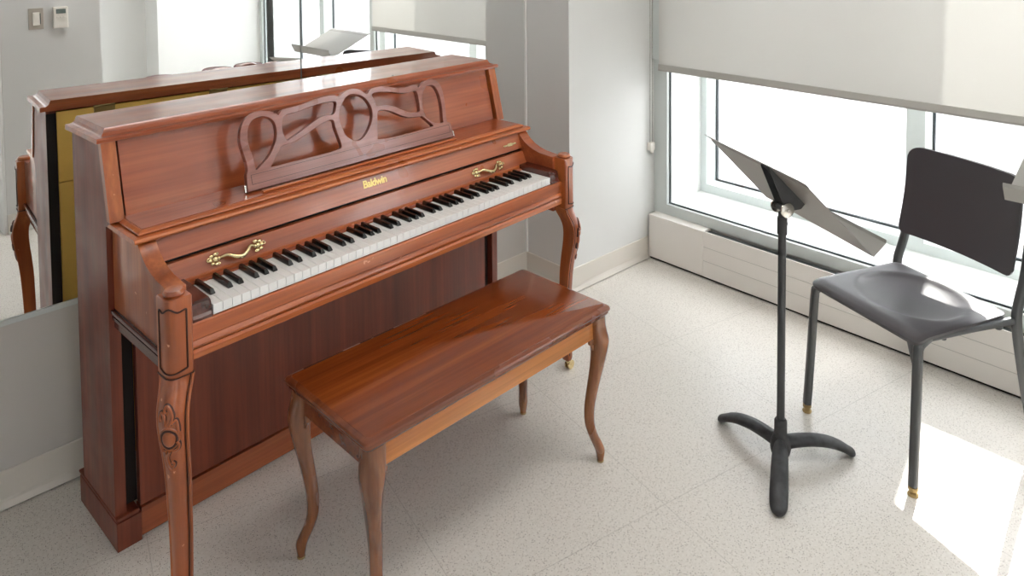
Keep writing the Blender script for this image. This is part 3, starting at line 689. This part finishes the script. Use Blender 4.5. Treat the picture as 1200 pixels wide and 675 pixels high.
bm = B(); box(bm, -ax+.015, ax-.015, ay-.009, ay+.009, .388, .450, .001); obj('apron', bm, 'bench_edge', bench)
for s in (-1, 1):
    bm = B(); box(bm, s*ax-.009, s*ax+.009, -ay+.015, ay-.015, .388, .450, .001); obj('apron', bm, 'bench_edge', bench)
bprof = [(.450, 0, .0245, .2), (.425, .001, .0245, .2), (.405, .004, .026, .35), (.375, .010, .0275, .6), (.34, .010, .0245, .8), (.29, .003, .0205, .9), (.23, -.008, .0175, 1), (.17, -.017, .0155, 1), (.12, -.017, .0145, 1), (.085, -.008, .0140, 1), (.055, .005, .0145, 1), (.035, .012, .0140, 1), (.015, .013, .011, 1), (.004, .013, .009, 1)]
for sx in (-1, 1):
    for sy in (-1, 1):
        Pm = cat([Vector((z, d, r)) for z, d, r, q in bprof], 4); rings = []
        for p in Pm:
            z, d, r = p; q = min(1, max(.0, (.43-z)/.09)); ring = []
            cx, cy = sx*(ax-.001+d*.75), sy*(ay+d*.75)
            for k in range(20):
                t = 2*math.pi*(k+.5)/20; c, s_ = math.cos(t), math.sin(t); e = .38+.5*q
                ring.append((cx+math.copysign(abs(c)**e, c)*r, cy+math.copysign(abs(s_)**e, s_)*r, z))
            rings.append(ring)
        bm = B(); loft(bm, rings); lg = obj('leg', bm, 'bench_leg', bench, smooth=True, sharp=50)
        bm = B(); lathe(bm, [(0, 0), (.010, 0), (.011, .003), (.009, .006), (0, .006)], (sx*(ax+.009), sy*(ay+.0098), 0), 14); obj('glide', bm, 'old_brass', lg, smooth=True)
        # small scroll ears beside the knee
        bm = B()
        for ex, ey in ((-sx, 0), (0, -sy)):
            c_ = Vector((sx*(ax+.004)+ex*.027, sy*(ay+.004)+ey*.027, .386))
            tube(bm, cat([c_+Vector((0, 0, .0)), c_+Vector((ex*.006, ey*.006, -.008)), c_+Vector((0, 0, -.018)), c_+Vector((-ex*.006, -ey*.006, -.034))], 4), [.008]*6+[.006]*4+[.004]*3, 10)
        obj('knee_scroll', bm, 'bench_leg', lg, smooth=True)

# ================================================================== CHAIR (local: front -y)
chair = empty('classroom_chair', (2.465, .884, 0), math.radians(-110.5), 'charcoal plastic chair with grey steel legs beside the window heater', 'chair')
W2, D0, D1 = .205, -.195, .190
def seat_z(u, v):   # u across -1..1, v front -1 .. back 1
    z = .447
    r2 = (u/.80)**2 + ((v-.12)/.78)**2
    if r2 < 1: z -= .020*(1-r2)**.55
    z -= .010*max(0, -v-.78)/.22
    return z
bm = B(); NX, NY = 40, 40; gridt, gridb = [], []
def sup(u, v):      # square with rounded corners
    r = .13
    au, av = abs(u), abs(v)
    if au > 1-r and av > 1-r:
        du, dv = (au-(1-r))/r, (av-(1-r))/r; m_ = max(du, dv); l = math.hypot(du, dv)
        if l > 0: du, dv = du/l*m_, dv/l*m_
        return math.copysign(1-r+du*r, u), math.copysign(1-r+dv*r, v)
    return u, v
for j in range(NY+1):
    rt, rb_ = [], []
    for i in range(NX+1):
        u0_, v0_ = -1+2*i/NX, -1+2*j/NY; u, v_ = sup(u0_, v0_)
        x, y = u*W2*(1-.04*(v_+1)/2), D0+(D1-D0)*(v_+1)/2; z = seat_z(u0_, v0_)
        rim = max(abs(u0_), abs(v0_)) > .999
        rt.append(bm.verts.new((x, y, z-(.003 if rim else 0)))); rb_.append(bm.verts.new((x*.985, y*.985, z-.013)))
    gridt.append(rt); gridb.append(rb_)
for j in range(NY):
    for i in range(NX):
        bm.faces.new([gridt[j][i], gridt[j][i+1], gridt[j+1][i+1], gridt[j+1][i]]); bm.faces.new([gridb[j][i], gridb[j+1][i], gridb[j+1][i+1], gridb[j][i+1]])
edge = [(0, i) for i in range(NX)]+[(j, NX) for j in range(NY)]+[(NY, i) for i in range(NX, 0, -1)]+[(j, 0) for j in range(NY, 0, -1)]
for k in range(len(edge)):
    a, b_ = edge[k], edge[(k+1) % len(edge)]
    bm.faces.new([gridt[a[0]][a[1]], gridb[a[0]][a[1]], gridb[b_[0]][b_[1]], gridt[b_[0]][b_[1]]])
obj('seat', bm, 'shell', chair, smooth=True, sharp=60)
# backrest: curved shell
def backrest():
    bm = B(); NX, NZ = 28, 16; F, K = [], []
    for j in range(NZ+1):
        f_, k_ = [], []
        for i in range(NX+1):
            u0_, v0_ = -1+2*i/NX, -1+2*j/NZ; r = .30
            au, av = abs(u0_), abs(v0_); u, v_ = u0_, v0_
            if au > 1-r*.75 and v0_ > 1-r:
                du, dv = (au-(1-r*.75))/(r*.75), (v0_-(1-r))/r; m_ = max(du, dv); l = math.hypot(du, dv)
                if l > 0: du, dv = du/l*m_, dv/l*m_
                u, v_ = math.copysign(1-r*.75+du*r*.75, u0_), 1-r+dv*r
            elif au > .9 and v0_ < -.86:
                du, dv = (au-.9)/.1, (-v0_-.86)/.14; m_ = max(du, dv); l = math.hypot(du, dv)
                if l > 0: du, dv = du/l*m_, dv/l*m_
                u, v_ = math.copysign(.9+du*.1, u0_), -(.86+dv*.14)
            x = u*.200; z = .70+v_*.148; y = .212+.045*(z-.56)/.3-.022*u*u+.012*math.cos(v_*1.4)
            f_.append(bm.verts.new((x, y, z))); k_.append(bm.verts.new((x*.99, y+.012, z)))
        F.append(f_); K.append(k_)
    for j in range(NZ):
        for i in range(NX):
            bm.faces.new([F[j][i], F[j][i+1], F[j+1][i+1], F[j+1][i]]); bm.faces.new([K[j][i], K[j+1][i], K[j+1][i+1], K[j][i+1]])
    edge = [(0, i) for i in range(NX)]+[(j, NX) for j in range(NZ)]+[(NZ, i) for i in range(NX, 0, -1)]+[(j, 0) for j in range(NZ, 0, -1)]
    for k in range(len(edge)):
        a, b_ = edge[k], edge[(k+1) % len(edge)]
        bm.faces.new([F[a[0]][a[1]], K[a[0]][a[1]], K[b_[0]][b_[1]], F[b_[0]][b_[1]]])
    return bm
obj('backrest', backrest(), 'shell', chair, smooth=True, sharp=60)
for s in (-1, 1):
    bm = B(); tube(bm, cat([(s*.170, -.10, .424), (s*.186, -.150, .424), (s*.192, -.172, .416), (s*.195, -.180, .39), (s*.199, -.190, .20), (s*.203, -.200, .028)], 5), .0125, 12, .55)
    lg = obj('leg', bm, 'frame_tube', chair, smooth=True, sharp=50)
    bm = B(); lathe(bm, [(0, 0), (.014, 0), (.015, .004), (.012, .008), (.007, .01), (.007, .016), (.0135, .017), (.0135, .026), (0, .0275)], (s*.203, -.200, 0), 16); obj('glide', bm, 'old_brass', lg, smooth=True)
    bm = B(); tube(bm, cat([(s*.205, .305, .03), (s*.207, .262, .18), (s*.209, .222, .34), (s*.21, .208, .41), (s*.21, .208, .45), (s*.208, .226, .50), (s*.208, .240, .54), (s*.208, .252, .60), (s*.206, .278, .76)], 5), .0125, 12, .55)
    lg = obj('leg', bm, 'frame_tube', chair, smooth=True, sharp=50)
    bm = B(); lathe(bm, [(0, 0), (.014, 0), (.015, .004), (.012, .008), (.007, .01), (.007, .016), (.0135, .017), (.0135, .03), (0, .031)], (s*.205, .305, 0), 16); obj('glide', bm, 'old_brass', lg, smooth=True)
    bm = B(); tube(bm, [(s*.176, -.12, .424), (s*.188, .05, .424), (s*.205, .205, .424)], .0105, 10, .6)
    ball(bm, (s*.199, .145, .412), .010, (1, 1.4, .8)); ball(bm, (s*.18, -.06, .412), .008, (1, 1, .8)); obj('seat_rail', bm, 'frame_tube', chair, smooth=True, sharp=50)
bm = B(); tube(bm, [(-.17, -.10, .424), (.17, -.10, .424)], .0095, 10, .6); tube(bm, [(-.2, .17, .424), (.2, .17, .424)], .0095, 10, .6); obj('cross_bar', bm, 'frame_tube', chair, smooth=True, sharp=50)

# ================================================================== MUSIC STANDS
def music_stand(loc, feet_deg, desk_c, desk_az, tilt, label, reach=.235, w=.474, h=.337):
    """desk_c local centre of the plate, desk_az direction the plate descends (local angle), tilt from horizontal"""
    e = empty('music_stand', loc, 0, label, 'music stand', 'black music stands by the window')
    bm = B(); lathe(bm, [(0, .030), (.027, .030), (.030, .045), (.028, .070), (.021, .082), (.0185, .090), (.0185, .128), (.0145, .134), (0, .134)], n=24); hub = obj('base_hub', bm, 'iron', e, smooth=True)
    for a in feet_deg:
        t = math.radians(a); d = Vector((math.cos(t), math.sin(t), 0)); sd_ = Vector((-d.y, d.x, 0))
        st = [(.012, .060, .017, .023), (.05, .062, .022, .018), (.10, .060, .0235, .016), (.15, .050, .0245, .015), (.19, .034, .025, .014), (reach-.018, .017, .023, .0135), (reach-.004, .0115, .015, .0105), (reach, .011, .006, .006)]
        C4 = cat([Vector((a_, b_, 0)) for a_, b_, _, _ in st], 4); R4 = cat([Vector((c_, d_, 0)) for _, _, c_, d_ in st], 4)
        rings = []
        for c_, r_ in zip(C4, R4):
            rings.append([d*c_.x+Vector((0, 0, max(c_.y, r_.y+.0005)))+sd_*r_.x*math.cos(q)+Vector((0, 0, 1))*r_.y*math.sin(q) for q in [2*math.pi*k/16 for k in range(16)]])
        bm = B(); loft(bm, rings); obj('leg', bm, 'iron', e, smooth=True, sharp=60)
    C = Vector(desk_c); az = math.radians(desk_az); dn = Vector((math.cos(az), math.sin(az), 0))
    Dn = dn*math.cos(tilt)-Vector((0, 0, 1))*math.sin(tilt); Wd = Vector((-dn.y, dn.x, 0)); Nn = Wd.cross(Dn).normalized()
    if Nn.z < 0: Nn = -Nn           # reading side, up
    px = Vector((0, 0, C.z-.012)); piv = Vector((0, 0, C.z-.03))
    bm = B(); tube(bm, [(0, 0, .13), (0, 0, piv.z-.01)], .0115, 16); obj('pole', bm, 'black_metal', e, smooth=True)
    bm = B(); lathe(bm, [(0, 0), (.0145, 0), (.0145, .05), (0, .052)], (0, 0, piv.z-.075), 16); tube(bm, [(.012, 0, piv.z-.05), (.024, 0, piv.z-.05)], .006, 10); obj('collar', bm, 'black_metal', e, smooth=True, sharp=40)
    def PT(a, b_, c_): return C+Wd*a+Dn*b_+Nn*c_
    # plate with folded edges and lip
    bm = B()
    def slab(a0, a1, pts, th_=.0016):
        """profile pts (b,c) swept across the width a0..a1"""
        top = [[bm.verts.new(PT(a, b_, c_)) for b_, c_ in pts] for a in (a0, a1)]; bot = [[bm.verts.new(PT(a, b_, c_-th_)) for b_, c_ in pts] for a in (a0, a1)]
        n = len(pts)
        for i in range(n-1):
            bm.faces.new([top[0][i], top[1][i], top[1][i+1], top[0][i+1]]); bm.faces.new([bot[0][i], bot[0][i+1], bot[1][i+1], bot[1][i]])
            for k in (0, 1): bm.faces.new([top[k][i], top[k][i+1], bot[k][i+1], bot[k][i]])
        for i in (0, n-1): bm.faces.new([top[0][i], bot[0][i], bot[1][i], top[1][i]])
    slab(-w/2, w/2, [(-h/2, -.004), (-h/2+.018, -.001), (-h/2+.020, .0015), (-h/2+.034, .0015), (-h/2+.036, 0), (h/2-.002, 0), (h/2, .002)])
    # lip
    a0, a1 = -w/2, w/2
    for q in ([(h/2, 0), (h/2+.004, .052), (h/2-.001, .060)],):
        top = [[bm.verts.new(PT(a, b_, c_)) for b_, c_ in q] for a in (a0, a1)]; bot = [[bm.verts.new(PT(a, b_+.0016, c_)) for b_, c_ in q] for a in (a0, a1)]
        for i in range(2):
            bm.faces.new([top[0][i], top[1][i], top[1][i+1], top[0][i+1]]); bm.faces.new([bot[0][i], bot[0][i+1], bot[1][i+1], bot[1][i]])
            for k in (0, 1): bm.faces.new([top[k][i], top[k][i+1], bot[k][i+1], bot[k][i]])
    obj('desk_plate', bm, 'grey_desk', e)
    # back bracket, a folded channel tapering up the plate
    bm = B()
    lp = (px-C); b0 = lp.dot(Dn); a0 = lp.dot(Wd)
    for sgn in (-1, 1):
        q = [PT(a0+sgn*.020, b0+.045, -.002), PT(a0+sgn*.020, b0-.125, -.002), PT(a0+sgn*.020, b0-.12, -.008), PT(a0+sgn*.020, b0-.01, -.05), PT(a0+sgn*.020, b0+.02, -.05), PT(a0+sgn*.020, b0+.045, -.02)]
        q2 = [p+Wd*sgn*.0022 for p in q]
        va = [bm.verts.new(p) for p in q]; vb = [bm.verts.new(p) for p in q2]
        bm.faces.new(va); bm.faces.new(vb[::-1])
        for i in range(6): bm.faces.new([va[i], vb[i], vb[(i+1) % 6], va[(i+1) % 6]])
    va = [bm.verts.new(p) for p in (PT(a0-.022, b0+.045, -.0018), PT(a0+.022, b0+.045, -.0018), PT(a0+.022, b0-.125, -.0018), PT(a0-.022, b0-.125, -.0018))]
    vb = [bm.verts.new(v_.co-Nn*.002) for v_ in va]; bm.faces.new(va); bm.faces.new(vb[::-1])
    for i in range(4): bm.faces.new([va[i], vb[i], vb[(i+1) % 4], va[(i+1) % 4]])
    obj('bracket', bm, 'black_metal', e)
    bm = B(); kp = Vector((0, 0, piv.z+.004)); tube(bm, [kp-Wd*.018, kp+Wd*.018], .011, 14); obj('pivot', bm, 'black_metal', e, smooth=True)
    for sgn in (-1, 1):
        bm = B(); tube(bm, [kp+Wd*sgn*.0225, kp+Wd*sgn*.026, kp+Wd*sgn*.029], [.022, .022, .017], 20); tube(bm, [kp+Wd*sgn*.029, kp+Wd*sgn*.032], .005, 10); obj('pivot_knob', bm, 'nickel', e, smooth=True, sharp=40)
    return e
music_stand((2.06, 1.085, 0), (80.7, -36, 206.8), (.076, .042, .802), -27, .791, 'black tripod music stand with tilted grey desk, standing between bench and chair', w=.505)
music_stand((2.68, .40, 0), (143, 23, -97), (.0, .0, .87), 180, math.radians(24), 'second music stand, only its desk corner showing at the right edge over the chair')

# ================================================================== burgundy stools seen in the mirror
def stool(x, y, z, label):
    e = empty('round_stool', (x, y, 0), 0, label, 'stool', 'round burgundy stools reflected above the piano lid')
    bm = B(); lathe(bm, [(0, z-.05), (.10, z-.05), (.108, z-.04), (.108, z-.012), (.098, z-.003), (0, z)], n=28); obj('seat', bm, 'burgundy', e, smooth=True)
    for k in range(3):
        a = math.radians(90+120*k); bm = B(); tube(bm, [(.06*math.cos(a), .06*math.sin(a), z-.05), (.10*math.cos(a), .10*math.sin(a), 0.008)], .009, 10); obj('leg', bm, 'black_metal', e, smooth=True)
    bm = B(); pts = [(.086*math.cos(t), .086*math.sin(t), .25) for t in [2*math.pi*k/24 for k in range(25)]]; tube(bm, pts, .005, 8); obj('foot_ring', bm, 'black_metal', e, smooth=True)
stool(1.861, -.50, .635, 'burgundy round stool farthest from the window')
stool(2.28, -.53, .635, 'burgundy round stool, middle of three')
stool(2.505, -.49, .643, 'burgundy round stool nearest the window')
